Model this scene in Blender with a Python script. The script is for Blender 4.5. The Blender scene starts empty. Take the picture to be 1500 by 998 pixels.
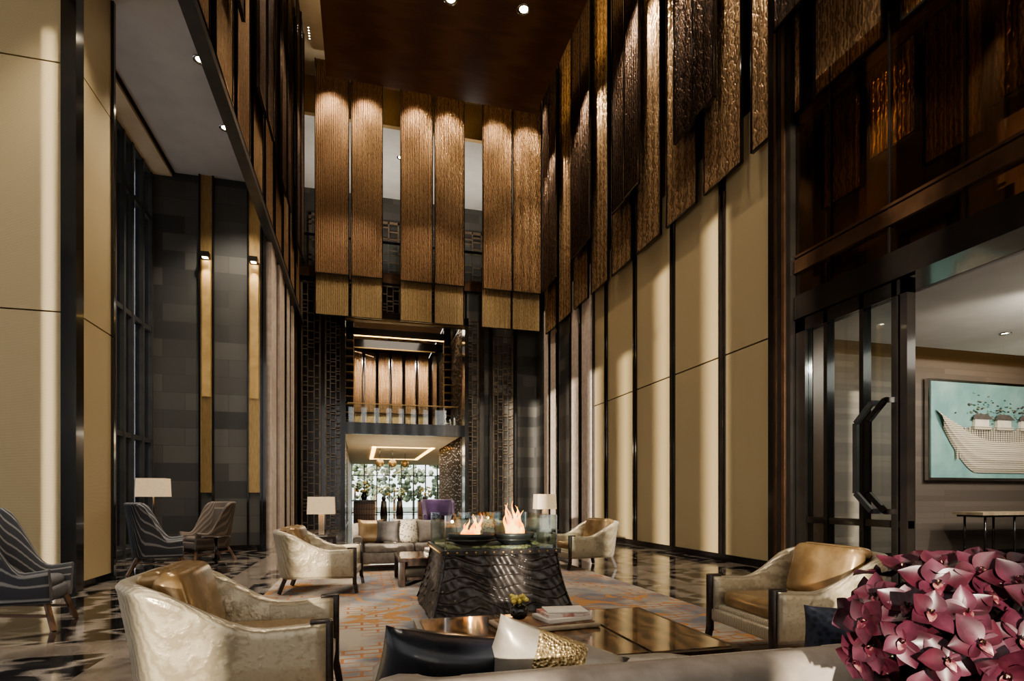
import bpy,bmesh,math,random
from mathutils import Vector,Matrix,Euler
random.seed(7)
pi=math.pi
def c(r,g,b):
    f=lambda v:(v/255/12.92 if v/255<=.04045 else ((v/255+.055)/1.055)**2.4)
    return (f(r),f(g),f(b),1)
# ---------------------------------------------------------------- materials
def M(name,col,rough=.5,metal=0,kind=None,col2=None,scale=5,bump=0,em=0,emcol=None,coat=0,
      stretch=(1,1,1),wall=False,dist=0,lo=.35,hi=.65,bw=.9,rh=.45,spec=.5,direction='X',sheen=0,det=3):
    m=bpy.data.materials.new(name);m.use_nodes=True
    n=m.node_tree.nodes;l=m.node_tree.links
    p=n['Principled BSDF']
    p.inputs['Base Color'].default_value=col
    p.inputs['Roughness'].default_value=rough
    p.inputs['Metallic'].default_value=metal
    p.inputs['Coat Weight'].default_value=coat
    p.inputs['Coat Roughness'].default_value=.05
    p.inputs['Specular IOR Level'].default_value=spec
    p.inputs['Sheen Weight'].default_value=sheen
    if em:
        p.inputs['Emission Color'].default_value=emcol or col
        p.inputs['Emission Strength'].default_value=em
    if kind:
        tc=n.new('ShaderNodeTexCoord');vec=tc.outputs['Object']
        if wall:
            s=n.new('ShaderNodeSeparateXYZ');l.new(vec,s.inputs[0])
            a=n.new('ShaderNodeMath');a.operation='ADD';l.new(s.outputs[0],a.inputs[0]);l.new(s.outputs[1],a.inputs[1])
            cb=n.new('ShaderNodeCombineXYZ');l.new(a.outputs[0],cb.inputs[0]);l.new(s.outputs[2],cb.inputs[1]);vec=cb.outputs[0]
        mp=n.new('ShaderNodeMapping');mp.inputs['Scale'].default_value=stretch;l.new(vec,mp.inputs[0]);vec=mp.outputs[0]
        if kind=='noise':
            t=n.new('ShaderNodeTexNoise');t.inputs['Scale'].default_value=scale;t.inputs['Detail'].default_value=5;t.inputs['Distortion'].default_value=dist;fac=t.outputs['Fac']
        elif kind=='wave':
            t=n.new('ShaderNodeTexWave');t.bands_direction=direction;t.inputs['Scale'].default_value=scale;t.inputs['Distortion'].default_value=dist;t.inputs['Detail'].default_value=det;t.inputs['Detail Scale'].default_value=1.5;fac=t.outputs['Fac']
        elif kind=='voronoi':
            t=n.new('ShaderNodeTexVoronoi');t.inputs['Scale'].default_value=scale;fac=t.outputs['Distance']
        elif kind=='brick':
            t=n.new('ShaderNodeTexBrick');t.inputs['Scale'].default_value=1;t.inputs['Color1'].default_value=(0,0,0,1);t.inputs['Color2'].default_value=(1,1,1,1);t.inputs['Mortar'].default_value=(.2,.2,.2,1)
            t.inputs['Mortar Size'].default_value=.006;t.inputs['Brick Width'].default_value=bw;t.inputs['Row Height'].default_value=rh;fac=t.outputs['Color']
        l.new(vec,t.inputs['Vector'])
        r=n.new('ShaderNodeValToRGB');r.color_ramp.elements[0].position=lo;r.color_ramp.elements[1].position=hi
        r.color_ramp.elements[0].color=col;r.color_ramp.elements[1].color=col2 or col
        l.new(fac,r.inputs[0]);l.new(r.outputs[0],p.inputs['Base Color'])
        if bump:
            b=n.new('ShaderNodeBump');b.inputs['Strength'].default_value=bump;b.inputs['Distance'].default_value=.01
            l.new(fac,b.inputs['Height']);l.new(b.outputs[0],p.inputs['Normal'])
    return m
def glass(name,tint=(.9,.95,.95,1),refl=.1):
    m=bpy.data.materials.new(name);m.use_nodes=True;n=m.node_tree.nodes;l=m.node_tree.links
    n.remove(n['Principled BSDF']);o=n['Material Output']
    t=n.new('ShaderNodeBsdfTransparent');t.inputs[0].default_value=tint
    g=n.new('ShaderNodeBsdfGlossy');g.inputs['Roughness'].default_value=.02
    f=n.new('ShaderNodeLayerWeight');f.inputs[0].default_value=.15
    a=n.new('ShaderNodeMath');a.operation='MULTIPLY_ADD';a.inputs[1].default_value=.5;a.inputs[2].default_value=refl;l.new(f.outputs['Fresnel'],a.inputs[0])
    a.use_clamp=True
    x=n.new('ShaderNodeMixShader');l.new(a.outputs[0],x.inputs[0]);l.new(t.outputs[0],x.inputs[1]);l.new(g.outputs[0],x.inputs[2]);l.new(x.outputs[0],o.inputs[0])
    return m
cream=M('cream_gold_fabric',c(190,172,136),.46,.1,'wave',c(170,151,114),scale=26,bump=.15,wall=True,direction='Y',dist=1.5,lo=0,hi=1)
black=M('black_lacquer',c(26,24,22),.16,0,'noise',c(34,30,27),scale=3,coat=.3)
bronze=M('bronze_metal',c(84,62,46),.3,.7,'noise',c(104,78,58),scale=4)
stone=M('dark_stone_tile',c(62,61,59),.45,0,'brick',c(96,93,88),wall=True,lo=0,hi=1,bw=.95,rh=.42,bump=.2)
pink=M('pale_stone_fin',c(216,200,186),.5,0,'noise',c(196,178,164),scale=6)
goldstrip=M('brushed_gold',c(178,150,104),.35,.6,'noise',c(156,128,86),scale=12,stretch=(4,4,.4))
def meshmat(name,a,b,metal=.75,rough=.33):
    return M(name,a,rough,metal,'wave',b,scale=26,dist=8,det=3,wall=True,direction='X',stretch=(1,.16,1),lo=.05,hi=.95,bump=.55)
mesh_br=meshmat('bronze_mesh',c(98,77,58),c(178,146,112))
mesh_dk=meshmat('dark_bronze_mesh',c(48,37,30),c(90,69,53))
mesh_gd=meshmat('gold_mesh',c(172,150,114),c(226,204,164))
mesh_md=meshmat('medium_bronze_mesh',c(128,104,78),c(196,164,126))
woodc=M('dark_wood_ceiling',c(94,62,45),.28,0,'wave',c(122,84,60),scale=1.2,dist=3,stretch=(.15,2,1),coat=.25,lo=0,hi=1)
white=M('painted_ceiling',c(210,206,200),.7,0,'noise',c(202,198,192),scale=2)
warmwhite=M('warm_plaster',c(220,202,170),.6,0,'noise',c(210,190,156),scale=2)
marble=M('black_marble',c(24,22,22),.09,0,'wave',c(128,120,112),scale=1.3,dist=9,stretch=(.5,1.6,1),lo=.55,hi=1.0,coat=.2)
band=M('grey_marble_band',c(128,118,108),.14,0,'noise',c(98,90,82),scale=3,dist=1)
fab=M('champagne_fabric',c(176,164,140),.31,.32,'wave',c(148,136,113),scale=14,dist=4,bump=.25,lo=0,hi=1,sheen=.2)
leath=M('tan_leather',c(166,140,104),.25,.4,'noise',c(134,109,76),scale=5,bump=.15)
dwood=M('espresso_wood',c(34,26,21),.3,0,'wave',c(50,37,29),scale=3,dist=4,stretch=(1,1,4))
bwood=M('brown_wood',c(96,70,54),.35,0,'wave',c(124,94,72),scale=3,dist=4)
burl=M('burl_wood',c(56,40,28),.12,0,'wave',c(118,87,58),scale=2.2,dist=10,coat=.5,lo=0,hi=1)
stripe=M('pinstripe_fabric',c(68,69,74),.7,0,'wave',c(148,146,144),scale=13,lo=.8,hi=.97)
stripeb=M('brown_weave',c(76,67,60),.7,0,'wave',c(110,98,86),scale=12,lo=.5,hi=.9)
shade=M('lamp_shade',c(214,196,170),.8,0,'noise',c(204,184,156),scale=30,em=.25,emcol=c(255,218,172))
chrome=M('polished_steel',c(200,198,194),.1,1,'noise',c(190,188,184),scale=2)
lampem=M('lamp_lens',c(255,240,210),.5,em=25,emcol=c(255,235,200))
cove=M('cove_light',c(255,225,160),.5,em=4,emcol=c(255,205,120))
lotlamp=M('sconce_glow',c(170,144,98),.5,.2,'noise',c(150,124,82),scale=5,em=.08,emcol=c(230,180,100))
gl=glass('clear_glass',refl=.04);gltint=glass('tinted_glass',(.5,.52,.56,1),.08);glbr=glass('bronze_glass',(.8,.68,.55,1),.14)
iron=M('cast_bronze',c(52,48,45),.34,.5,'noise',c(80,74,70),scale=14,bump=.3)
moss=M('moss',c(84,86,58),.9,0,'noise',c(130,126,88),scale=40,bump=.8)
basin=M('dark_slate',c(48,47,46),.4,0,'noise',c(62,60,58),scale=8)
navyl=M('navy_leather',c(28,30,36),.25,0,'noise',c(38,40,47),scale=7,bump=.2)
silver=M('silver_fabric',c(170,162,150),.35,.25,'noise',c(144,136,124),scale=8,bump=.3)
sequin=M('gold_sequin',c(112,90,58),.3,.6,'voronoi',c(196,174,132),scale=90,bump=1,lo=0,hi=.6)
bluep=M('blue_pattern_fabric',c(28,32,45),.5,0,'voronoi',c(56,62,78),scale=40,lo=.3,hi=.6)
taupe=M('taupe_fabric',c(158,148,137),.6,0,'noise',c(138,128,118),scale=14,bump=.25)
taupe2=M('stone_grey_fabric',c(134,126,116),.7,0,'noise',c(110,103,95),scale=14,bump=.25)
patt=M('patterned_pillow_fabric',c(96,86,76),.5,0,'voronoi',c(176,164,146),scale=22,lo=.2,hi=.5)
dkfab=M('charcoal_fabric',c(66,62,59),.8,0,'noise',c(84,78,73),scale=12)
purple=M('purple_velvet',c(96,70,116),.5,0,'noise',c(78,54,98),scale=5,sheen=.4)
green=M('leaf_green',c(88,98,76),.6,0,'noise',c(136,144,122),scale=8,bump=.5)
yellow=M('yellow_petal',c(190,166,76),.5,0,'noise',c(214,196,112),scale=20)
orch=M('orchid_petal',c(58,20,32),.42,0,'noise',c(92,44,60),scale=26,lo=.4,hi=.8)
orchd=M('orchid_dark',c(48,16,25),.38,0,'noise',c(74,28,40),scale=30)
lipm=M('orchid_lip',c(140,96,92),.4,0,'noise',c(82,30,42),scale=70,lo=.42,hi=.55)
liptip=M('orchid_column',c(204,182,148),.4,0,'noise',c(180,150,120),scale=40)
paper=M('book_paper',c(210,202,188),.6,0,'noise',c(196,188,174),scale=6)
redb=M('magazine_cover',c(180,116,108),.4,0,'noise',c(214,202,192),scale=9,lo=.45,hi=.55)
traym=M('stone_tray',c(158,144,122),.4,0,'noise',c(134,118,98),scale=8)
darkw=M('dark_brown_wall',c(66,50,40),.35,.2,'noise',c(80,61,48),scale=3)
frame=M('graphite_frame',c(70,70,70),.35,.2,'noise',c(82,82,80),scale=3)
ceram=M('lamp_ceramic',c(150,134,116),.3,.2,'noise',c(176,160,140),scale=5)
def rugmat():
    m=M('patterned_rug',c(150,141,127),.95,0,'noise',c(94,98,106),scale=.9,dist=1.5,lo=.42,hi=.62,bump=.1)
    n=m.node_tree.nodes;l=m.node_tree.links;p=n['Principled BSDF'];base=p.inputs['Base Color'].links[0].from_socket
    tc=n.new('ShaderNodeTexCoord')
    b=n.new('ShaderNodeTexBrick');b.inputs['Scale'].default_value=1;b.inputs['Brick Width'].default_value=.3;b.inputs['Row Height'].default_value=.12;b.inputs['Mortar Size'].default_value=.014
    b.inputs['Color1'].default_value=(0,0,0,1);b.inputs['Color2'].default_value=(0,0,0,1);b.inputs['Mortar'].default_value=(1,1,1,1)
    l.new(tc.outputs['Object'],b.inputs['Vector'])
    nn=n.new('ShaderNodeTexNoise');nn.inputs['Scale'].default_value=1.6;l.new(tc.outputs['Object'],nn.inputs['Vector'])
    r=n.new('ShaderNodeValToRGB');r.color_ramp.elements[0].position=.42;r.color_ramp.elements[1].position=.54;l.new(nn.outputs['Fac'],r.inputs[0])
    mu=n.new('ShaderNodeMath');mu.operation='MULTIPLY';l.new(b.outputs['Color'],mu.inputs[0]);l.new(r.outputs[0],mu.inputs[1])
    mx=n.new('ShaderNodeMix');mx.data_type='RGBA';l.new(mu.outputs[0],mx.inputs[0]);l.new(base,mx.inputs[6]);mx.inputs[7].default_value=c(142,94,58)
    n2=n.new('ShaderNodeTexNoise');n2.inputs['Scale'].default_value=1.1;n2.inputs['Distortion'].default_value=3;l.new(tc.outputs['Object'],n2.inputs['Vector'])
    r2=n.new('ShaderNodeValToRGB');r2.color_ramp.elements[0].position=.58;r2.color_ramp.elements[1].position=.61;l.new(n2.outputs['Fac'],r2.inputs[0])
    mx2=n.new('ShaderNodeMix');mx2.data_type='RGBA';l.new(r2.outputs[0],mx2.inputs[0]);l.new(mx.outputs[2],mx2.inputs[6]);mx2.inputs[7].default_value=c(156,114,68)
    l.new(mx2.outputs[2],p.inputs['Base Color']);return m
rugm=rugmat()
# ---------------------------------------------------------------- builder
class B:
    def __init__(s): s.v=[];s.f=[];s.mi=[];s.sm=[];s.mats=[]
    def add(s,vs,fs,mat,smooth=False,X=None):
        o=len(s.v)
        if mat not in s.mats:s.mats.append(mat)
        k=s.mats.index(mat)
        for v in vs:
            v=Vector(v); s.v.append(X@v if X is not None else v)
        for f in fs: s.f.append([i+o for i in f]);s.mi.append(k);s.sm.append(smooth)
    def box(s,x0,x1,y0,y1,z0,z1,mat,X=None):
        vs=[(x,y,z) for x in(x0,x1) for y in(y0,y1) for z in(z0,z1)]
        s.add(vs,[(0,1,3,2),(4,6,7,5),(0,4,5,1),(2,3,7,6),(0,2,6,4),(1,5,7,3)],mat,False,X)
    def rbox(s,cn,sz,mat,bev=.03,rot=(0,0,0),seg=3,X=None):
        bm=bmesh.new();bmesh.ops.create_cube(bm,size=1)
        for v in bm.verts: v.co=Vector((v.co.x*sz[0],v.co.y*sz[1],v.co.z*sz[2]))
        bmesh.ops.bevel(bm,geom=list(bm.edges),offset=bev,segments=seg,affect='EDGES',profile=.5)
        T=Matrix.Translation(cn)@Euler(rot).to_matrix().to_4x4()
        if X is not None:T=X@T
        bm.verts.index_update()
        s.add([v.co.copy() for v in bm.verts],[[v.index for v in f.verts] for f in bm.faces],mat,True,T);bm.free()
    def cyl(s,p0,p1,r0,r1,mat,n=14,smooth=True):
        p0=Vector(p0);p1=Vector(p1);d=(p1-p0).normalized();a=d.orthogonal().normalized();b=d.cross(a)
        vs=[]
        for p,r in((p0,r0),(p1,r1)):
            for i in range(n):
                t=2*pi*i/n;vs.append(p+a*r*math.cos(t)+b*r*math.sin(t))
        s.add(vs,[(i,(i+1)%n,n+(i+1)%n,n+i) for i in range(n)],mat,smooth)
        s.add(vs[:n],[list(range(n))[::-1]],mat);s.add(vs[n:],[list(range(n))],mat)
    def lathe(s,prof,cn,mat,n=24,smooth=True,X=None):
        vs=[];m=len(prof)
        for i in range(n):
            t=2*pi*i/n
            for r,z in prof: vs.append((cn[0]+r*math.cos(t),cn[1]+r*math.sin(t),cn[2]+z))
        s.add(vs,[(i*m+j,((i+1)%n)*m+j,((i+1)%n)*m+j+1,i*m+j+1) for i in range(n) for j in range(m-1)],mat,smooth,X)
    def ball(s,cn,r,mat,n=14,jit=0):
        if not hasattr(r,'__len__'):r=(r,r,r)
        bm=bmesh.new();bmesh.ops.create_icosphere(bm,subdivisions=2,radius=1)
        bm.verts.index_update()
        vs=[]
        for v in bm.verts:
            k=1+jit*(random.random()-.5);vs.append((cn[0]+v.co.x*r[0]*k,cn[1]+v.co.y*r[1]*k,cn[2]+v.co.z*r[2]*k))
        s.add(vs,[[v.index for v in f.verts] for f in bm.faces],mat,True);bm.free()
    def bar(s,p0,p1,w,mat,h=None):
        p0=Vector(p0);p1=Vector(p1);d=p1-p0;L=d.length
        q=d.to_track_quat('Z','Y').to_matrix().to_4x4();h=h or w
        s.box(-w/2,w/2,-h/2,h/2,0,L,mat,Matrix.Translation(p0)@q)
    def pillow(s,w,h,t,mat,X,mat2=None):
        N=16;vs=[];
        for sd in(1,-1):
            for i in range(N+1):
                for j in range(N+1):
                    u=-1+2*i/N;v=-1+2*j/N
                    x=w/2*u*(1-.1*(1-v*v));y=h/2*v*(1-.1*(1-u*u))
                    z=sd*t/2*max(0,(1-u**4)*(1-v**4))**.55
                    vs.append((x,z,y))
        K=(N+1)**2
        f1=[];f2=[]
        for i in range(N):
            for j in range(N):
                a=i*(N+1)+j;q=(a,a+N+1,a+N+2,a+1)
                L=f2 if (mat2 and 5<=i<=10) else f1
                L.append(q);L.append(tuple(K+k for k in q[::-1]))
        s.add(vs,f1,mat,True,X)
        if mat2:s.add(vs,f2,mat2,True,X)
    def obj(s,name,loc=(0,0,0),rz=0,parent=None):
        me=bpy.data.meshes.new(name);me.from_pydata([tuple(v) for v in s.v],[],s.f)
        for m in s.mats: me.materials.append(m)
        me.polygons.foreach_set('material_index',s.mi);me.polygons.foreach_set('use_smooth',s.sm)
        bm=bmesh.new();bm.from_mesh(me);bmesh.ops.remove_doubles(bm,verts=bm.verts,dist=.00001);bmesh.ops.recalc_face_normals(bm,faces=bm.faces);bm.to_mesh(me);bm.free()
        me.update();o=bpy.data.objects.new(name,me);bpy.context.collection.objects.link(o)
        o.location=loc;o.rotation_euler=(0,0,rz)
        if parent:o.parent=parent
        return o
def TR(x,y,z,rx=0,ry=0,rz=0): return Matrix.Translation((x,y,z))@Euler((rx,ry,rz)).to_matrix().to_4x4()
# ---------------------------------------------------------------- room shell
H=17.2
b=B()
xs=[-9,-2.0,-1.55,4.35,4.8,7.1,16.5];ys=[-5,1.2,1.6,5.4,5.85,9.1,9.6,12.2,12.7,16.4,16.9,22.5,23,45]
for i in range(len(xs)-1):
    for j in range(len(ys)-1):
        m=band if (i in(1,3) or j%2==1) else marble
        b.add([(xs[i],ys[j],0),(xs[i+1],ys[j],0),(xs[i+1],ys[j+1],0),(xs[i],ys[j+1],0)],[(0,1,2,3)],m)
b.box(-9,16.5,-5,45,-.2,-.02,black)
b.obj('floor')
b=B();b.box(-2.6,7.8,-5,22.8,H,H+.2,warmwhite)
b.obj('ceiling')
b=B();b.box(-1.1,5.93,1,19,14.8,15.15,woodc);b.box(-1.1,5.93,1,19,15.15,15.3,bronze);
for y in(5,10,15):
    for x in (0,4.8):b.cyl((x,y,15.3),(x,y,H),.03,.03,bronze)
b.obj('suspended_wood_ceiling')
b=B();b.box(-9,-2.35,-5,15.2,9,9.25,white)
b.box(-4.35,-4.28,-5,15,8.97,9,black);b.box(-4.8,-4.35,-5,15,8.9,9,warmwhite)
b.box(-2.42,-2.3,-5,22.5,8.9,9.3,bronze)
b.obj('ceiling_aisle')
b=B();b.box(-2.28,-2.2,-5,22.4,7.85,9.3,darkw);b.box(-2.3,-2.1,-5,22.4,7.72,7.86,frame);b.obj('trim_fascia')
b=B();b.box(-2.6,-2.4,-5,22.5,9.25,H,darkw)
b.box(-2.9,-2.4,15.3,22.5,0,9.25,stone)
for (y0,y1,m,t) in [(15.0,15.2,black,.12),(15.3,15.85,pink,.2),(15.95,16.45,pink,.16),(16.5,16.65,black,.16),(16.75,17.35,pink,.2),(17.45,18.1,pink,.16),(18.2,18.4,black,.18),(18.6,19.2,pink,.18),(19.3,19.45,black,.18),(20.2,20.6,pink,.16),(21.2,21.5,bronze,.16)]:
    b.box(-2.4,-2.4+t,y0,y1,0,8.9,m)
b.obj('wall_left')
b=B();b.box(-4.9,-2.4,15.0,15.3,0,9,stone)
for x0 in(-3.72,-2.66):
    b.box(x0,x0+.25,14.94,15,1.4,9,goldstrip)
    b.box(x0-.04,x0,14.9,15,0,9,black);b.box(x0+.25,x0+.29,14.9,15,0,9,black)
    b.box(x0+.03,x0+.22,14.9,14.94,3.7,6.95,lotlamp)
b.box(-4.9,-2.4,14.93,15,0,.12,black)
b.obj('wall_aisle_end')
for i,x0 in enumerate((-3.72,-2.66)):
    b2=B();b2.box(x0+.03,x0+.22,14.72,14.9,6.98,7.1,black);b2.box(x0+.07,x0+.18,14.76,14.86,6.975,6.98,lampem);b2.obj('wall_sconce')
b=B();b.box(-9,-3.85,9.0,10.1,0,9,darkw)
for z0,z1 in((.12,3.79),(3.81,7.16),(7.18,9)):
    b.box(-9,-3.92,8.94,9.0,z0,z1,cream)
    b.box(-3.85,-3.76,9.12,10.1,z0,z1,cream)
b.box(-3.92,-3.74,8.9,9.12,0,9,black);b.box(-3.85,-3.72,10.05,10.12,0,9,black)
b.box(-9,-3.84,8.93,10.12,0,.12,black)
b.obj('wall_pillar')
b=B()
b.box(-4.86,-4.82,10.1,15,.3,9,gltint)
for y in(10.2,11.6,12.9,13.35,13.8,14.4,14.95):b.box(-4.9,-4.74,y-.045,y+.045,0,9,frame)
for z in(.15,2.6,5.2,7.8,8.9):b.box(-4.9,-4.76,10.1,15,z-.05,z+.05,frame)
b.obj('window_1')
# unseen open front behind the camera, columns spaced to stripe the sunlight
b=B()
x=-9
while x<7.2:
    b.box(x-.31,x+.31,-5.12,-4.9,0,9.2,black);x+=1.08
b.box(-9,7.2,-5.12,-4.9,0,.2,black)
b.obj('sun_stripe_columns')
b=B();b.box(-2.6,7.2,-5.2,-5,9.2,H,warmwhite);b.obj('sun_block_upper')  # unseen solid upper front, added to keep sunlight off the upper walls
b=B()
y=-5
while y<9:
    b.box(-9.1,-8.9,y-.42,y+.42,0,9.2,black);y+=1.3
for z in(.1,9):b.box(-9.1,-8.95,-5,9,z-.1,z+.1,black)
b.obj('sun_cut_columns')  # unseen side facade, columns widened to cut sun on the left pillar
# right wall
XR=7.1
b=B();b.box(7.1,7.6,-5,4.0,0,7.65,cream);b.obj('wall_right_near')
b=B();b.box(7.3,7.6,-5,7.8,7.66,H,darkw);b.obj('wall_right_upper')
b=B()
b.box(7.3,7.6,7.82,22.5,0,H,darkw)
def panels(y0,y1):
    for z0,z1 in((.14,4.15),(4.18,8.6)):
        b.box(XR,XR+.2,y0,y1,z0,z1,cream)
st=[8.4,9.9,11.8,13.7,15.55,16.5]
for i in range(5):
    y0=st[i]+(.18 if i else 0);y1=st[i+1]
    panels(y0,y1)
    if i:
        b.box(XR-.03,XR+.1,st[i]-.02,st[i]+.045,.0,8.6,black)
        b.box(XR+.02,XR+.15,st[i]+.045,st[i]+.13,.0,8.6,bronze)
        b.box(XR-.03,XR+.1,st[i]+.13,st[i]+.19,.0,8.6,black)
b.box(XR+.05,XR+.2,8.3,16.5,0,8.6,black)
b.box(XR-.04,XR+.1,8.3,22.4,0,.14,black)
b.box(6.85,7.3,7.83,8.36,0,H,black)
b.box(6.83,6.85,7.95,8.02,0,H,bronze);b.box(6.83,6.85,8.15,8.2,0,H,bronze)
for (y0,y1,m,t) in [(16.5,16.6,black,.06),(16.65,17.05,pink,.1),(17.12,17.5,pink,.05),(17.55,17.65,black,.1),(17.75,18.3,pink,.1),(18.4,18.5,black,.12),(18.6,19.7,stone,.06),(19.8,19.95,black,.1),(20.1,20.6,pink,.08),(20.7,20.8,black,.1),(20.9,21.4,pink,.08),(21.5,22.4,stone,.08)]:
    b.box(XR-t,XR+.2,y0,y1,0,8.7,m)
b.box(XR+.1,XR+.2,16.5,22.5,0,8.6,stone)
for y in (11.45,14.65,17.8,8.6,21.0): b.box(7.0,7.3,y,y+.22,8.6,H,goldstrip)
b.obj('wall_right')
b=B()
b.box(7.55,7.6,-1,7.8,4.62,7.65,darkw)
b.box(6.9,7.55,4.02,7.8,4.22,4.6,black)
b.box(6.9,7.05,4.02,7.8,4.98,5.2,bronze);b.box(6.92,7.0,4.02,7.8,5.24,5.28,bronze)
b.box(6.94,6.96,4.02,7.8,4.6,7.9,glbr)
for y in(7.1,6.1,5.1,4.1):b.box(6.93,6.98,y-.015,y+.015,4.6,7.9,black)
b.box(7.0,7.1,4.02,7.8,7.5,7.66,bronze)
b.obj('trim_balcony_glazing')
def screen(ax,pos,a0,a1,z0,z1,mat):
    b=B();n=max(6,int((a1-a0)*16));vs=[]
    for i in range(2*n+1):
        a=a0+(a1-a0)*i/(2*n);o=.012*(1 if i%2 else -1)
        for z in(z0,z1): vs.append((a,pos+o,z) if ax=='y' else (pos+o,a,z))
    b.add(vs,[(2*i,2*i+2,2*i+3,2*i+1) for i in range(2*n)],mat)
    def bx(p,q,zz0,zz1):
        if ax=='y':b.box(p,q,pos-.03,pos+.03,zz0,zz1,black)
        else:b.box(pos-.03,pos+.03,p,q,zz0,zz1,black)
    bx(a0-.02,a0+.012,z0-.02,z1);bx(a1-.012,a1+.02,z0-.02,z1);bx(a0,a1,z0-.03,z0)
    b.obj('hanging_mesh_screen')
YB=21.3
for a0,a1 in((-1.61,-.46),(-.37,.73),(1.39,2.57),(2.66,3.78),(4.5,5.66),(5.72,6.85)):
    screen('y',YB,a0,a1,9.35,17.0,mesh_br);screen('y',YB+.15,a0,a1,7.9,10.2,mesh_gd)
y=20.9
k=0
while y>-1:
    screen('x',6.95,y-1.2,y,7.65,H-.1,mesh_md);y-=1.5;k+=1
for y0,y1 in((19.1,20.7),(16.0,17.6),(12.85,14.5),(9.7,11.25),(6.5,8.1),(3.3,4.9)):
    ym=(y0+y1)/2
    screen('x',6.72,y0,ym-.02,9.2,H-.1,mesh_dk);screen('x',6.76,ym+.02,y1,9.2,H-.1,mesh_dk)
y=20.9;k=0
while y>2:
    screen('x',-2.12,y-1.15,y,7.9,H-.1,mesh_md if k%2 else mesh_br);y-=1.5;k+=1
for y0,y1 in((18.6,20.4),(15.2,16.9),(11.9,13.6),(8.6,10.3)):
    ym=(y0+y1)/2
    screen('x',-1.95,y0,ym-.02,9.3,H-.1,mesh_dk);screen('x',-1.92,ym+.02,y1,9.3,H-.1,mesh_dk)
y=7.6;k=0
while y>4.2:
    screen('x',7.3,y-.74,y,(6.0,6.3,5.75)[k%3],7.62,(mesh_md,mesh_br)[k%2]);y-=.86;k+=1
def lattice(b,ax,pos,a0,a1,z0,z1,cell,mat,w=.03,d=.05):
    def bx(p,q,r,s_):
        if ax=='y':b.box(p,q,pos-d/2,pos+d/2,r,s_,mat)
        else:b.box(pos-d/2,pos+d/2,p,q,r,s_,mat)
    bx(a0,a0+w*2,z0,z1);bx(a1-w*2,a1,z0,z1);bx(a0,a1,z0,z0+w*2);bx(a0,a1,z1-w*2,z1)
    nx=max(1,round((a1-a0)/cell));cw=(a1-a0)/nx
    for i in range(1,nx):bx(a0+i*cw-w/2,a0+i*cw+w/2,z0,z1)
    for i in range(nx):
        z=z0+random.random()*cell
        while z<z1-.05:
            bx(a0+i*cw,a0+(i+1)*cw,z,z+w);z+=cell*random.choice((.5,.8,1.2,1.6))
lat=M('lattice_metal',c(112,98,84),.28,.5,'noise',c(134,118,100),scale=5)
b=B()
b.box(-2.6,-.78,22.5,22.7,0,9.9,black)
b.box(4.1,7.3,22.5,22.7,0,9.9,stone)
b.box(-.78,4.1,22.5,22.7,8.25,9.9,black)
b.box(-2.6,7.3,22.4,22.7,9.6,9.95,bronze)
b.box(-2.6,7.3,22.5,22.7,15.8,H,goldstrip)
b.obj('wall_back')
b=B()
lattice(b,'y',22.42,-2.2,-1.5,0,9.4,.28,lat);lattice(b,'y',22.36,-1.35,-.75,0,8.4,.2,lat)
lattice(b,'y',22.36,4.05,4.55,0,8.4,.2,lat);lattice(b,'y',22.4,5.15,6.0,0,7.9,.24,lat)
lattice(b,'y',22.4,-.7,4.0,8.3,9.5,.24,lat)
b.obj('lattice_screen')
b=B();b.box(4.55,4.75,22.2,22.5,0,9.4,black);b.box(5.0,5.12,22.3,22.5,0,9,black);b.box(6.05,6.15,22.3,22.5,0,9,black)
b.box(-.78,-.6,22.1,22.7,0,8.4,black);b.box(3.95,4.1,22.1,22.7,0,8.4,black);b.box(-.78,4.1,22.1,22.7,8.1,8.35,black)
b.box(-.6,3.95,22.25,22.3,8.05,8.1,goldstrip)
b.obj('trim_portal')
b=B()
b.box(-.68,-.35,25.9,26.2,4.12,9.2,black);b.box(3.65,3.97,25.9,26.2,4.12,9.2,black);b.box(-.68,3.97,25.9,26.2,8.45,8.8,black)
b.box(-.36,-.33,25.85,25.9,4.12,8.5,goldstrip);b.box(3.63,3.66,25.85,25.9,4.12,8.5,goldstrip);b.box(-.35,3.65,25.85,25.9,8.43,8.46,cove)
for k in range(12):
    b.box(-.66,-.36,25.6,25.9,4.3+k*.35,4.32+k*.35,goldstrip);b.box(3.66,3.96,25.6,25.9,4.3+k*.35,4.32+k*.35,goldstrip)
b.box(-.55,3.85,23.2,23.22,4.15,5.0,gl);b.box(-.55,3.85,23.18,23.24,5.0,5.04,goldstrip)  # glass balustrade with gold rail, joined to the inner portal trim
b.obj('trim_inner_portal_balustrade')
b=B();b.box(-2.6,7.3,22.7,28.2,15.8,16,white);b.obj('ceiling_gallery')
b=B();b.box(-2.6,7.3,22.7,28.2,9.96,10.1,bronze);b.obj('floor_gallery')
b=B();b.box(-2.6,7.3,28,28.2,10.1,15.8,stone);lattice(b,'y',27.9,-2.4,7.2,10.1,14.6,.45,lat,w=.06);b.box(-2.7,-2.6,22.7,28,10,16,darkw);b.box(7.3,7.4,22.7,28,10,16,darkw);b.obj('wall_gallery')
b=B();b.box(-2.35,7.0,22.55,22.58,10.1,11.2,gl);b.box(-2.35,7.0,22.5,22.6,11.2,11.26,black);b.obj('balustrade')
b=B();b.box(-.7,3.95,22.9,30.0,3.8,4.1,warmwhite);b.box(-3,9,30.0,44.8,3.8,4.1,warmwhite)
b.box(-.7,3.95,22.72,22.9,3.75,4.2,black)
for (x0,x1,y0,y1) in((.5,3.6,28.9,29.1),(.5,3.6,38,38.2),(.5,.7,28.9,38.2),(3.4,3.6,28.9,38.2)):
    b.box(x0,x1,y0,y1,3.77,3.8,cove)
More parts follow.
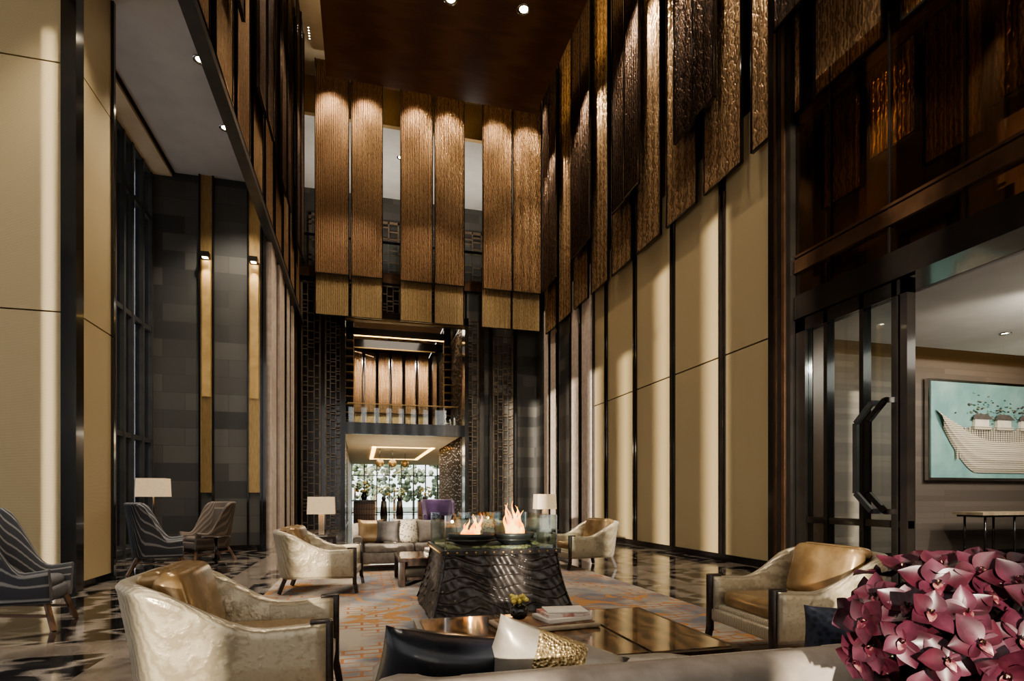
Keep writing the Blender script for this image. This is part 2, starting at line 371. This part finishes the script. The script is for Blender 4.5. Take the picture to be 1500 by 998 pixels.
b.obj('ceiling_corridor')
b=B()
b.box(-1,-.75,22.7,45,0,3.8,darkw);b.box(-.95,-.75,22.7,36.5,4.1,9.96,black);b.box(4.05,4.2,22.7,30,0,9.96,black);b.box(4.05,4.3,30,36.5,4.1,9.96,black)
b.box(8.6,8.8,30,45,0,3.8,warmwhite);b.box(4.2,8.6,29.9,30,0,3.8,stone)
lattice(b,'x',4.0,23,30,0,8.4,.3,lat);lattice(b,'x',-.7,23,30,0,8.4,.3,lat)
b.box(-.75,4.05,28.2,36.5,10,10.2,darkw);b.box(-.75,4.05,36.5,36.7,4.1,10,darkw)
b.box(-.75,4.05,30,30.2,4.1,4.6,black);b.box(-.75,4.05,30,30.2,9.0,9.4,black);b.box(-.75,-.5,30,30.2,4.1,9.1,black);b.box(3.85,4.05,30,30.2,4.1,9.1,black)
b.box(-.4,3.75,29.97,30,8.94,9.0,goldstrip);b.box(-.4,3.75,29.97,30,4.9,4.95,goldstrip)
b.obj('wall_corridor')
for i in range(6):
    x0=-.6+i*.78
    screen('y',34.5,x0,x0+.62,6.3,9.9,mesh_br);screen('y',34.6,x0,x0+.62,5.2,6.6,mesh_gd)
b=B();b.box(-.75,8.6,44.6,44.63,0,3.8,gl)
for i in range(11):x=-.75+i*.93;b.box(x-.04,x+.04,44.5,44.7,0,3.8,black)
for z in(.05,2.9):b.box(-.75,8.6,44.5,44.7,z,z+.07,black)
b.obj('window_4')
b=B();b.box(-20,30,45,75,-.15,-.05,green);b.obj('garden_ground')
for i in range(13):
    b=B();x=-6+i*1.8;y=50+random.random()*6
    b.cyl((x,y,-.05),(x,y,2.2),.12,.08,bwood)
    for k in range(44):b.ball((x+random.uniform(-1.1,1.1),y+random.uniform(-1,1),.9+random.random()*3.4),random.uniform(.12,.32),green,jit=.9)
    b.obj('tree')
for x in(1.5,2.6,4.4):
    b=B();
    b.cyl((x,41,1.0),(x,41,.0),.25,.35,dwood,4);b.lathe([(.0,0),(.12,0),(.16,.2),(.1,.35)],(x,41,1.0),black)
    for k in range(30):b.ball((x+random.uniform(-.4,.4),41+random.uniform(-.3,.3),1.4+random.random()*.6),.06,yellow if k%2 else green,jit=.5)
    b.obj('flower_arrangement')
for x,y,z in((.9,30,3.05),(1.6,31,3.1),(2.4,33,3.2)):
    b=B();b.ball((x,y,z),.22,goldstrip);b.cyl((x,y,z+.2),(x,y,3.8),.01,.01,black);b.obj('globe_pendant')
b=B();b.rbox((.1,26,.55),(.9,1.6,1.1),bwood,.02);b.box(-.4,.6,25.1,26.9,1.1,1.16,black)
for z in(.25,.5,.75,1.0):b.box(-.36,.56,25.17,25.2,z,z+.02,black)
for k in range(24):b.ball((.1+random.uniform(-.3,.3),26+random.uniform(-.2,.2),1.5+random.random()*.45),.06,green if k%3 else yellow,jit=.5)
b.lathe([(0,0),(.1,0),(.14,.15),(.07,.35)],(.1,26,1.16),black);b.obj('reception_console')
b=B();b.rbox((4.9,40,.5),(2.2,.8,1.0),bwood,.02);b.box(3.75,6.05,39.55,40.45,1.0,1.06,black);b.obj('reception_desk')
slat=M('wood_slat_wall',c(80,73,67),.5,0,'brick',c(100,91,83),wall=True,lo=0,hi=1,bw=2.4,rh=.12,bump=.4)
b=B();b.box(7.62,16.4,9.4,9.6,0,4.6,slat);b.box(7.62,16.4,9.36,9.4,0,.12,black);b.obj('wall_side_room_back')
b=B();b.box(16.2,16.4,-1,9.4,0,4.6,slat);b.obj('wall_side_room_end')
b=B();b.box(7.62,16.4,-1.2,-1,0,4.6,slat);b.obj('wall_side_room_front')
b=B();b.box(7.6,16.4,-1,9.4,4.6,4.7,warmwhite);b.box(7.6,15.6,-1,8.5,4.2,4.3,white);b.box(7.6,15.6,8.46,8.5,4.3,4.36,cove)
b.obj('ceiling_side_room')
def downlight(x,y,z,r=.09):
    b=B();b.lathe([(r*1.35,-.012),(r*1.3,-.02),(r,-.02),(r*.8,0),(r*.55,.0)],(x,y,z),chrome,20)
    b.lathe([(0,-.004),(r*.78,-.004)],(x,y,z),lampem,20,False);b.obj('recessed_downlight')
for x,y in((11,7.4),(13,7.4),(12,5.5),(10,5.0)):downlight(x,y,4.2,.07)
downlight(-2.75,11,9);downlight(-2.75,12.9,9);downlight(-2.75,9.2,9)
downlight(4.33,15.0,14.8,.15);downlight(2.33,15.2,14.8,.15);downlight(1.6,24.5,15.8,.12);downlight(4.3,25,15.8,.12)
for i in range(5):downlight(-1.75,20.9-i*.12-.2,H,.03)
tq=M('turquoise_canvas',c(130,162,156),.5,0,'noise',c(102,140,138),scale=2)
b=B();b.box(11.6,15.6,9.28,9.36,1.65,3.82,chrome);b.box(11.66,15.54,9.26,9.3,1.71,3.76,tq)
hull=M('boat_planks',c(200,192,176),.6,0,'wave',c(130,122,106),scale=7,dist=1,wall=True,direction='Y')
N=26;rows=8;vs=[]
for i in range(N+1):
    t=i/N;X=11.95+t*3.3
    top=2.55+.62*max(0,(.45-t)/.45)**1.6+.4*max(0,(t-.6)/.4)**2;bot=1.82+.95*max(0,(.28-t)/.28)**1.5+.5*max(0,(t-.8)/.2)**2
    for j in range(rows+1):
        s_=j/rows;vs.append((X-.2*s_*max(0,(.3-t)/.3),9.24-.08*math.sin(pi*s_)-(.015 if j%2 else 0),bot+(top-bot)*s_))
b.add(vs,[(i*(rows+1)+j,(i+1)*(rows+1)+j,(i+1)*(rows+1)+j+1,i*(rows+1)+j+1) for i in range(N) for j in range(rows)],hull)
for i in range(40):
    X=12.3+i*.07;b.box(X,X+.03,9.2,9.24,2.1+.03*(i%3),2.75+.05*(i%2),hull)
for X in (12.75,13.4,14.1):
    b.box(X,X+.5,9.17,9.25,2.75,2.83,hull);b.box(X+.05,X+.45,9.19,9.25,2.83,2.98,paper)
    b.add([(X-.05,9.17,2.98),(X+.55,9.17,2.98),(X+.42,9.2,3.1),(X+.08,9.2,3.1)],[(0,1,2,3)],dkfab)
    for k in range(40):b.ball((X+.2+random.gauss(0,.18),9.24,3.2+random.gauss(0,.12)),(.03,.012,.016),(green,dkfab,tq)[k%3],jit=.8)
b.obj('boat_artwork')
b=B();b.box(11.9,15,8.4,9.0,.93,.99,traym)
b.box(11.95,14.95,8.45,8.95,.89,.93,black)
for X in(12.1,12.9,13.9,14.8):
    for Y in(8.5,8.9):b.cyl((X,Y,0),(X,Y,.9),.022,.022,black,8)
b.box(12.1,14.8,8.49,8.53,.12,.15,black);b.obj('console_table')
b=B()
for y0,y1 in((5.83,5.93),(5.98,6.06),(6.5,6.57),(7.15,7.22),(7.6,7.8)):b.box(6.93,7.07,y0,y1,0,4.2,black)
b.box(6.95,7.05,5.83,7.8,.88,.98,black);b.box(6.95,7.05,5.83,7.8,0,.1,black);b.box(6.93,7.07,5.83,7.8,4.0,4.2,black)
b.box(6.99,7.01,5.9,7.6,.1,4.0,gl)
for off,xx in((0,6.78),(.26,6.84)):
    pts=[(6.95,6.0+off,2.6),(xx,6.02+off,2.6),(xx,6.28+off,2.35),(xx,6.28+off,1.35),(xx,6.02+off,1.1),(6.95,6.0+off,1.1)]
    for p,q in zip(pts[:-1],pts[1:]):b.bar(p,q,.05,frame if off else black,.07)
b.obj('door_1')
# ---------------------------------------------------------------- furniture
def sm(a,b_,t):
    t=min(1,max(0,(t-a)/(b_-a)));return t*t*(3-2*t)
def ushell(b,W,D,zb,ha,hb,th,mat,r=.2,k0=.35,k1=.95,lean=.05,armlean=0,sag=0):
    P=[]
    n=12
    for i in range(n+1):P.append((-W/2,-D/2+(D-r)*i/n,-1,0))
    for i in range(1,8):
        a=pi-pi/2*i/7;P.append((-W/2+r+r*math.cos(a),D/2-r+r*math.sin(a),math.cos(a),math.sin(a)))
    for i in range(1,10):P.append((-W/2+r+(W-2*r)*i/10,D/2,0,1))
    for q in P[:n+8][::-1]:P.append((-q[0],q[1],-q[2],q[3]))
    vs=[];K=11
    for x,y,nx,ny in P:
        t=(y+D/2)/D;w=sm(k0,k1,t);h=ha+(hb-ha)*w-sag*math.sin(pi*min(1,t/.8))*(t<.8)
        L=lean*w+armlean*(1-w)
        for o,z in((.03,zb),(0,zb+.04),(-L*.4,zb+(h-zb)*.5),(-L*.9,h-.06),(-L,h-.03),(-L+th*.2,h-.006),(-L+th*.5,h),(-L+th*.8,h-.008),(-L+th,h-.04),(th*1.05,zb+(h-zb)*.4),(th*1.05,zb)):
            vs.append((x-nx*o,y-ny*o,z))
    m=len(P)
    b.add(vs,[(i*K+j,(i+1)*K+j,(i+1)*K+(j+1)%K,i*K+(j+1)%K) for i in range(m-1) for j in range(K)],mat,True)
    b.add(vs[:K],[list(range(K))],mat);b.add(vs[-K:],[list(range(K))[::-1]],mat)
Z0=.012
def armchair(x,y,rz):
    b=B();W=.94;D=.98
    ushell(b,W,D,.2,.6,.85,.1,fab,r=.24,k0=.3,k1=1,lean=.09,sag=.02)
    b.rbox((0,-.02,.27),(W-.14,D-.1,.16),fab,.03)
    b.rbox((0,-.08,.4),(W-.22,D-.28,.15),leath,.06,seg=4)
    b.rbox((0,.29,.66),(W-.24,.17,.46),leath,.08,(-.28,0,0),seg=5)
    b.rbox((0,.41,.84),(W-.3,.14,.09),leath,.04,(-.2,0,0),seg=4)
    b.rbox((0,-D/2+.01,.26),(W-.08,.05,.1),fab,.015)
    for s in(-1,1):
        b.rbox((s*(W/2-.05),-D/2-.012,.36),(.06,.05,.50),dwood,.012)
        b.bar((s*(W/2-.05),-D/2-.012,.16),(s*(W/2-.05),-D/2-.04,0.004),.045,dwood)
        b.rbox((s*(W/2-.05),-D/2+.03,.6),(.06,.11,.022),dwood,.009)
        b.bar((s*(W/2-.12),D/2-.1,.22),(s*(W/2-.08),D/2-.02,0.006),.045,dwood)
    return b.obj('armchair',(x,y,Z0),rz)
armchair(-.68,3.70,pi/2);armchair(3.44,3.9,-pi/2-.05);armchair(-.55,8.3,pi/2-.1);armchair(3.95,9.75,-pi/2+.15)
def wing(x,y,rz,m=stripe):
    b=B();W=.70;D=.74
    ushell(b,W,D,.26,.6,1.2,.07,m,r=.2,k0=.25,k1=.85,lean=.12,armlean=.05,sag=.03)
    b.rbox((0,-.02,.33),(W-.12,D-.08,.14),m,.03);b.rbox((0,-.06,.44),(W-.16,D-.2,.12),m,.05)
    b.rbox((0,.25,.78),(W-.2,.1,.6),m,.045,(-.16,0,0))
    for s in(-1,1):
        b.bar((s*(W/2-.08),-D/2+.05,.28),(s*(W/2+.0),-D/2-.03,0),.04,bwood)
        b.bar((s*(W/2-.08),D/2-.08,.28),(s*(W/2),D/2+.05,0),.04,bwood)
        b.bar((s*(W/2-.05),-D/2+.03,.14),(s*(W/2-.05),D/2-.03,.2),.025,bwood)
    return b.obj('wing_chair',(x,y,0),rz)
wing(-3.33,6.7,pi/2+.15);wing(-3.4,11.0,pi/2+.25);wing(-3.05,12.7,-.9,stripeb)
b=B();b.cyl((-2.7,11.9,.52),(-2.7,11.9,.55),.25,.25,dwood,28);b.cyl((-2.7,11.9,.02),(-2.7,11.9,.52),.03,.03,black);b.cyl((-2.7,11.9,0),(-2.7,11.9,.02),.18,.18,black,24)
b.obj('side_table')
def sofa(x,y,rz,W,hb=.8,m1=None,m2=None):
    b=B();D=1.0;m1=m1 or taupe;m2=m2 or fab
    ushell(b,W,D,.12,.6,hb,.16,m1,r=.18,k0=.5,k1=.9,lean=.03)
    b.rbox((0,-.03,.22),(W-.2,D-.16,.2),m1,.03)
    n=3
    for i in range(n):
        w=(W-.36)/n;xx=-W/2+.18+w*(i+.5)
        b.rbox((xx,-.1,.38),(w-.01,D-.3,.16),m2,.05);b.rbox((xx,.28,.58),(w-.02,.16,.34),m2,.06,(-.15,0,0))
    for sx in(-1,1):
        for sy in(-1,1):b.cyl((sx*(W/2-.1),sy*(D/2-.1),0),(sx*(W/2-.1),sy*(D/2-.1),.14),.02,.03,dwood)
    return b.obj('sofa',(x,y,Z0),rz)
S1=sofa(1.35,10.5,0,3.0,m1=taupe2,m2=taupe2);S2=sofa(1.22,1.95,pi,2.35)
def cushion(x,y,z,rx,rz,w,h,t,m,m2=None,ry=0,par=None):
    b=B();b.pillow(w,h,t,m,Matrix.Identity(4),m2);o=b.obj('throw_pillow')
    T=Matrix.Translation((x,y,z))@Euler((rx,ry,rz)).to_matrix().to_4x4()
    P=Matrix.Translation(par.location)@par.rotation_euler.to_matrix().to_4x4()
    o.parent=par;o.matrix_local=P.inverted()@T
for x,m,h in((.15,leath,.46),(.45,dkfab,.42),(.78,patt,.48),(1.2,taupe,.45),(1.9,dkfab,.45),(2.3,patt,.46),(2.6,leath,.42)):
    cushion(x,10.42-.1*(h<.45),.68,-.35,random.uniform(-.2,.2),h,h,.16,m,par=S1)
cushion(.24,1.93,.65,.45,.15,.46,.46,.2,navyl,ry=.2,par=S2)
cushion(.60,1.86,.66,.5,-.15,.46,.44,.17,silver,sequin,ry=.35,par=S2)
cushion(.98,1.98,.56,.6,-.1,.42,.36,.16,silver,par=S2)
cushion(1.98,1.95,.69,.3,-.5,.34,.32,.15,bluep,par=S2)
b=B();b.box(-1.25,3.85,2.2,11.0,.0,.006,rugm);b.obj('area_rug')
def ctable(x0,x1,y0,y1,h,name='coffee_table'):
    b=B()
    b.box(x0,x1,y0,y1,h-.05,h-.006,dwood)
    w=(x1-x0-.08)/3
    b.box(x0+.04,x0+.04+w*.9,y0+.04,y1-.04,h-.01,h,burl);b.box(x0+.04+w*.95,x1-.04-w*.95,y0+.04,y1-.04,h-.01,h,burl);b.box(x1-.04-w*.9,x1-.04,y0+.04,y1-.04,h-.01,h,burl)
    b.box(x0+.08,x1-.08,y0+.08,y1-.08,h-.12,h-.05,dwood)
    for X in(x0,x1-.1):
        for Y in(y0,y1-.1):b.rbox((X+.05,Y+.05,(h-.05)/2+.01),(.1,.1,h-.07),dwood,.01)
    b.box(x0+.05,x1-.05,y0+.05,y1-.05,.1,.14,dwood)
    b.obj(name)
ctable(.36,2.15,2.85,4.12,.42);ctable(.5,1.9,8.15,9.2,.42)
b=B();b.rbox((1.2,3.66,.437),(.68,.36,.03),traym,.01,(0,0,.1));b.rbox((1.2,3.66,.455),(.62,.3,.012),bwood,.004,(0,0,.1));b.obj('serving_tray')
b=B();b.rbox((1.33,3.66,.477),(.34,.24,.03),paper,.004,(0,0,.2));b.rbox((1.34,3.67,.504),(.31,.22,.024),redb,.003,(0,0,.05));b.rbox((1.35,3.66,.523),(.28,.2,.012),paper,.003,(0,0,-.1));b.obj('magazine_stack')
b=B();b.ball((1.03,3.68,.522),(.065,.065,.058),black)
for k in range(22):b.ball((1.03+random.uniform(-.06,.06),3.68+random.uniform(-.05,.05),.585+random.random()*.05),.016,yellow,jit=.5)
b.obj('flower_vase')
b=B()
for i in range(3):b.rbox((1.1,8.7,.435+i*.035),(.34-.03*i,.25,.03),(paper,dkfab,redb)[i],.004,(0,0,.1*i))
b.obj('book_stack')
# fire pedestal
b=B();cx,cy=1.47,6.55;Hh=.70
def hw(z): return .64+.16*(1-z/Hh)**1.6
NU,NV=150,64
for s in range(4):
    X=TR(cx,cy,0,0,0,s*pi/2);vs=[]
    for i in range(NU+1):
        for j in range(NV+1):
            z=.02+(Hh-.02)*j/NV;w=hw(z);u=-1+2*i/NU;x=u*w
            f=z*62+3.4*math.sin(x*3.1+s*1.7+.5)+3.2*abs(math.sin(x*5.3+1+s*.9+z*2.5))+1.2*math.sin(x*11+z*9+s)
            fr=(f/(2*pi))%1
            e=min(1,(1-abs(u))*14)
            amp=.5+.5*math.sin(x*4.1+z*6+s)**2
            d=(.036*amp*(1-fr)**1.4+.004*math.sin(x*60+z*50+5*math.sin(x*9))+.004*math.sin(x*23-z*31+s))*e
            vs.append((x,-w-d+.02,z))
    b.add(vs,[(i*(NV+1)+j,(i+1)*(NV+1)+j,(i+1)*(NV+1)+j+1,i*(NV+1)+j+1) for i in range(NU) for j in range(NV)],iron,True,X)
    for k in range(13):
        b.ball(tuple(X@Vector((-.6+k*.1,-.67,.705))),.012,goldstrip)
b.box(cx-.66,cx+.66,cy-.66,cy+.66,.68,.73,iron)
b.box(cx-.6,cx+.6,cy-.6,cy+.6,.73,.742,basin)
for k in range(90):
    a=random.uniform(-.56,.56);e=random.choice((-.54,.54))+random.uniform(-.04,.04)
    p=(cx+a,cy+e) if k%2 else (cx+e,cy+a);b.ball((p[0],p[1],.745),(.05,.05,.02),moss,jit=.5)
for ox,r in((-.24,.27),(.27,.24)):
    b.lathe([(r*.55,0),(r*.8,.03),(r,.1),(r*1.02,.13),(r*.93,.135),(r*.85,.1),(r*.5,.06),(0,.05)],(cx+ox,cy-.1,.745),basin,32)
    b.lathe([(r*1.02,.05),(r*1.1,.05),(r*1.1,.07),(r*1.0,.07)],(cx+ox,cy-.1,.745),iron,32)
for (x0,x1,y0,y1) in((-.62,.62,-.625,-.615),(-.62,.62,.615,.625),(-.625,-.615,-.62,.62),(.615,.625,-.62,.62)):
    b.box(cx+x0,cx+x1,cy+y0,cy+y1,.73,1.1,gl)
for (x0,y0) in((-.62,-.62),(.62,-.62),(.62,.62),(-.62,.62)):
    b.box(cx+x0-.006,cx+x0+.006,cy+y0-.006,cy+y0+.006,.73,1.1,chrome)
ped=b.obj('fire_pit_pedestal')
flm=bpy.data.materials.new('flame');flm.use_nodes=True
n=flm.node_tree.nodes;l=flm.node_tree.links;n.remove(n['Principled BSDF'])
em=n.new('ShaderNodeEmission');em.inputs[1].default_value=4.0
tc=n.new('ShaderNodeTexCoord');nz=n.new('ShaderNodeTexNoise');nz.inputs['Scale'].default_value=9;l.new(tc.outputs['Object'],nz.inputs[0])
rp=n.new('ShaderNodeValToRGB');rp.color_ramp.elements[0].color=c(255,120,35);rp.color_ramp.elements[1].color=c(255,200,105);rp.color_ramp.elements[0].position=.35;rp.color_ramp.elements[1].position=.65
l.new(nz.outputs['Fac'],rp.inputs[0]);l.new(rp.outputs[0],em.inputs[0])
tr=n.new('ShaderNodeBsdfTransparent');lw=n.new('ShaderNodeLayerWeight');lw.inputs[0].default_value=.5
mx=n.new('ShaderNodeMixShader');l.new(lw.outputs['Facing'],mx.inputs[0]);l.new(em.outputs[0],mx.inputs[1]);l.new(tr.outputs[0],mx.inputs[2]);l.new(mx.outputs[0],n['Material Output'].inputs[0])
b=B()
for ox,hh in((-.24,.28),(.27,.46)):
    for k in range(9):
        fx=cx+ox+random.uniform(-.1,.1);fy=cy-.1+random.uniform(-.06,.06);h=hh*random.uniform(.4,1);r0=.032;ph=random.random()*6
        vs=[];m=12;q=8
        for i in range(m+1):
            t=i/m;r=r0*math.sin(pi*min(1,(t*.9+.12))**.75)*(1-t)**.3+.001
            ox2=.05*math.sin(ph+t*5)*t;oy=.03*math.cos(ph+t*5)*t
            for j in range(q):
                a=2*pi*j/q;vs.append((fx+ox2+r*math.cos(a),fy+oy+r*.6*math.sin(a),.83+h*t))
        b.add(vs,[(i*q+j,i*q+(j+1)%q,(i+1)*q+(j+1)%q,(i+1)*q+j) for i in range(m) for j in range(q)],flm,True)
b.obj('flames',parent=ped)
def tlamp(x,y,zb,zt,sw,name,tabl=True):
    b=B()
    if tabl:
        b.box(x-.28,x+.28,y-.28,y+.28,.5,.55,dwood)
        for sx in(-.24,.24):
            for sy in(-.24,.24):b.box(x+sx-.02,x+sx+.02,y+sy-.02,y+sy+.02,0,.5,dwood)
        b.obj('side_table');b=B()
        b.box(x-.1,x+.1,y-.1,y+.1,.55,.58,chrome);b.box(x-.05,x+.05,y-.05,y+.05,.58,zb+.05,ceram)
    else:
        b.cyl((x,y,0),(x,y,.03),.18,.18,black,24);b.cyl((x,y,.03),(x,y,zt-.03),.015,.015,black)
    w=sw/2;vs=[(x-w*.95,y-w*.7,zt),(x+w*.95,y-w*.7,zt),(x+w*.95,y+w*.7,zt),(x-w*.95,y+w*.7,zt),(x-w,y-w*.75,zb),(x+w,y-w*.75,zb),(x+w,y+w*.75,zb),(x-w,y+w*.75,zb)]
    b.add(vs,[(0,1,5,4),(1,2,6,5),(2,3,7,6),(3,0,4,7)],shade)
    b.bar((x-w*.9,y,zt-.02),(x+w*.9,y,zt-.02),.01,black)
    b.obj(name)
    li=bpy.data.lights.new('bulb','POINT');li.energy=9;li.color=(1,.78,.52);li.shadow_soft_size=.06
    o=bpy.data.objects.new(name+'_bulb',li);o.location=(x,y,(zb+zt)/2);bpy.context.collection.objects.link(o)
tlamp(-.75,11.4,.97,1.3,.5,'table_lamp');tlamp(4.05,12.3,1.02,1.36,.46,'table_lamp');tlamp(-3.95,12.5,1.3,1.66,.52,'floor_lamp',False)
b=B()
ushell(b,.9,.7,.35,.75,1.22,.1,purple,r=.25,k0=.2,k1=.8,lean=.1,armlean=.05);b.rbox((0,-.04,.42),(.76,.6,.14),purple,.05)
for s in(-1,1):
    for t in(-1,1):b.cyl((s*.35,t*.25,0),(s*.3,t*.2,.38),.015,.02,chrome)
b.obj('lounge_chair',(2.35,18,0),0)
# orchids
b=B();b.box(.75,2.3,.72,1.25,.70,.74,dwood)
for X in(.8,2.25):
    for Y in(.77,1.2):b.box(X-.025,X+.025,Y-.025,Y+.025,0,.7,dwood)
b.obj('sofa_console')
b=B()
CC=Vector((1.27,.94,1.0))
b.lathe([(0,0),(.07,0),(.09,.04),(.075,.1),(.05,.14),(.04,.14),(.0,.05)],(CC.x,CC.y+.05,.74),black,28)
def petal(X,L,W,curl,m):
    vs=[];a=8;q=4
    for i in range(a+1):
        t=i/a;w=W*(math.sin(pi*(.06+.94*t)**.85)+.04)
        for j in range(-q//2,q//2+1):
            u=j/(q/2);vs.append((u*w,L*t,curl*t*t*L+.3*w*abs(u)**2))
    b.add(vs,[(i*(q+1)+j,(i+1)*(q+1)+j,(i+1)*(q+1)+j+1,i*(q+1)+j+1) for i in range(a) for j in range(q)],m,True,X)
def orchid(p,nrm,s):
    q=nrm.to_track_quat('Z','Y').to_matrix().to_4x4();X=Matrix.Translation(p)@q@Matrix.Rotation(random.uniform(-.6,.6),4,'Z')
    for k,a in enumerate((0,70,-70,142,-142)):
        petal(X@Matrix.Rotation(math.radians(a+random.uniform(-8,8)),4,'Z')@Matrix.Rotation(random.uniform(-.1,.4),4,'X'),s*random.uniform(.9,1.15),s*random.uniform(.36,.46),random.uniform(-.3,.35),orch if k in(0,3,4) else orchd)
    petal(X@Matrix.Translation((0,0,.008))@Matrix.Rotation(pi,4,'Z')@Matrix.Rotation(.6,4,'X'),s*.42,s*.16,-.6,lipm)
    petal(X@Matrix.Translation((0,0,.006))@Matrix.Rotation(.9,4,'X'),s*.22,s*.06,.6,liptip)
    for sg in(-1,1):petal(X@Matrix.Translation((0,0,.004))@Matrix.Rotation(sg*1.9,4,'Z')@Matrix.Rotation(.9,4,'X'),s*.3,s*.12,.5,orchd)
for layer,rad,sep,cnt in((0,(.5,.78),.05,34),(1,(.85,1.1),.056,64)):
    tries=0;loc=[]
    while len(loc)<cnt and tries<5000:
        tries+=1
        d=Vector((random.gauss(0,1),random.gauss(0,1),random.gauss(0,1))).normalized()
        if d.y>.6 or d.z<-.8: continue
        p=CC+Vector((d.x*.225,d.y*.2,d.z*.15))*random.uniform(*rad)
        if all((p-o).length>sep for o in loc):
            loc.append(p);nn=(d+Vector((random.uniform(-.9,.4),-.5,random.uniform(-.3,.6)))).normalized();orchid(p,nn,random.uniform(.048,.062))
            if len(loc)%3==0:b.cyl(p,(CC.x,CC.y+.05,.87),.003,.004,green,5)
b.obj('orchid_arrangement')
# ---------------------------------------------------------------- lights
def spot(loc,tgt,e,ang,col=(1,.86,.68),r=.1,blend=.7):
    li=bpy.data.lights.new('spot','SPOT');li.energy=e;li.spot_size=math.radians(ang);li.color=col;li.shadow_soft_size=r;li.spot_blend=blend
    o=bpy.data.objects.new('spot_light',li);o.location=loc;o.rotation_euler=(Vector(tgt)-Vector(loc)).to_track_quat('-Z','Y').to_euler();bpy.context.collection.objects.link(o)
def area(loc,tgt,e,sx,sy,col=(1,.86,.68)):
    li=bpy.data.lights.new('area','AREA');li.energy=e;li.shape='RECTANGLE';li.size=sx;li.size_y=sy;li.color=col
    o=bpy.data.objects.new('area_light',li);o.location=loc;o.rotation_euler=(Vector(tgt)-Vector(loc)).to_track_quat('-Z','Y').to_euler();bpy.context.collection.objects.link(o)
for x in(-1.05,.2,2,3.2,5.05,6.3):spot((x,20.3,16.9),(x,21.4,12.5),1000,60)
for x in(-.4,2.5,5.6):spot((x,16.5,14.7),(x,22,7.0),750,45)
for y in(19.5,16,12.6,9.4,6.2):spot((5.4,y,14.7),(6.95,y+.3,9.2),600,80)
for y in(18.5,14,10,6):spot((-.5,y,14.7),(-2.1,y+.3,9.5),620,80)
for y in(5,9,13,17):
    for x in(.8,4):spot((x,y,14.7),(x-.4,y,0),520,62,(1,.88,.73),.2)
for y in(11,17):spot((3.5,y,14.7),(-2.3,y+1.5,5),800,50,(1,.88,.74),.2)  # spots added to brighten the stone fins of the left wall
area((2.4,10,15.4),(2.4,10,17),500,6,16,(1,.84,.6))
for y in(8,11,13.5):spot((-2.85,y,8.9),(-3.2,y+.6,0),520,95,(1,.9,.76))
for x in(-3.6,-2.54):spot((x,14.75,6.9),(x,14.95,4.5),30,80,(1,.78,.48),.03)
for x,y in((9.5,5),(12.5,6)):spot((x,y,4.1),(x+.6,9.3,2.0),380,110,(1,.92,.8))
area((12,4,4.1),(12,4,0),180,5,4,(1,.93,.82))
area((11.5,5,2.6),(11.5,5,4.2),30,4,3,(1,.93,.82))
for y in(4.7,7.2):spot((7.1,y,5.0),(7.32,y-.3,7.2),14,130,(1,.87,.66),.05)  # small spots added to lift the screens behind the bronze glass
for x in(0,5):area((x,25.4,12),(x,25.4,16),90,2,2,(1,.92,.8))
area((1.7,28,3.7),(1.7,28,0),200,3,8,(1,.85,.65));area((4,38,3.7),(4,38,0),300,7,8,(1,.9,.72))
area((1.7,27,.3),(1.7,27,3.8),90,2,6,(1,.88,.7))
for x in(0,1.7,3.4):spot((x,32.0,9.8),(x,34.5,6.8),900,95)
area((1.6,26.8,9.8),(1.6,26.8,5),180,3,5)
for x in(-.3,3.6):spot((x,23.2,9.5),(x,24.5,4.5),250,70)
for p in((1.23,6.45,.95),(1.74,6.45,1.0)):
    li=bpy.data.lights.new('fire','POINT');li.energy=10;li.color=(1,.6,.3);li.shadow_soft_size=.02;o=bpy.data.objects.new('fire_light',li);o.location=p;bpy.context.collection.objects.link(o)
s=bpy.data.lights.new('sun','SUN');s.energy=8.5;s.angle=math.radians(.8);s.color=(1,.9,.75)
o=bpy.data.objects.new('sun',s);SD=Vector((.76,1.45,-.2)).normalized();o.rotation_euler=SD.to_track_quat('-Z','Y').to_euler();bpy.context.collection.objects.link(o)
w=bpy.data.worlds.new('world');bpy.context.scene.world=w;w.use_nodes=True
n=w.node_tree.nodes;n['Background'].inputs[0].default_value=(1,.98,.95,1);n['Background'].inputs[1].default_value=2.1
cd=bpy.data.cameras.new('camera');cam=bpy.data.objects.new('camera',cd);bpy.context.collection.objects.link(cam)
cam.location=(0,0,1.3);cam.rotation_euler=(pi/2,0,-math.radians(14.91));cd.sensor_width=36;cd.sensor_fit='HORIZONTAL';cd.lens=36*826/1500;cd.shift_y=229/1500;cd.clip_end=300;cd.clip_start=.05
bpy.context.scene.camera=cam
vs=bpy.context.scene.view_settings
try: vs.view_transform='AgX';vs.look='AgX - Medium High Contrast'
except: pass
vs.exposure=.5
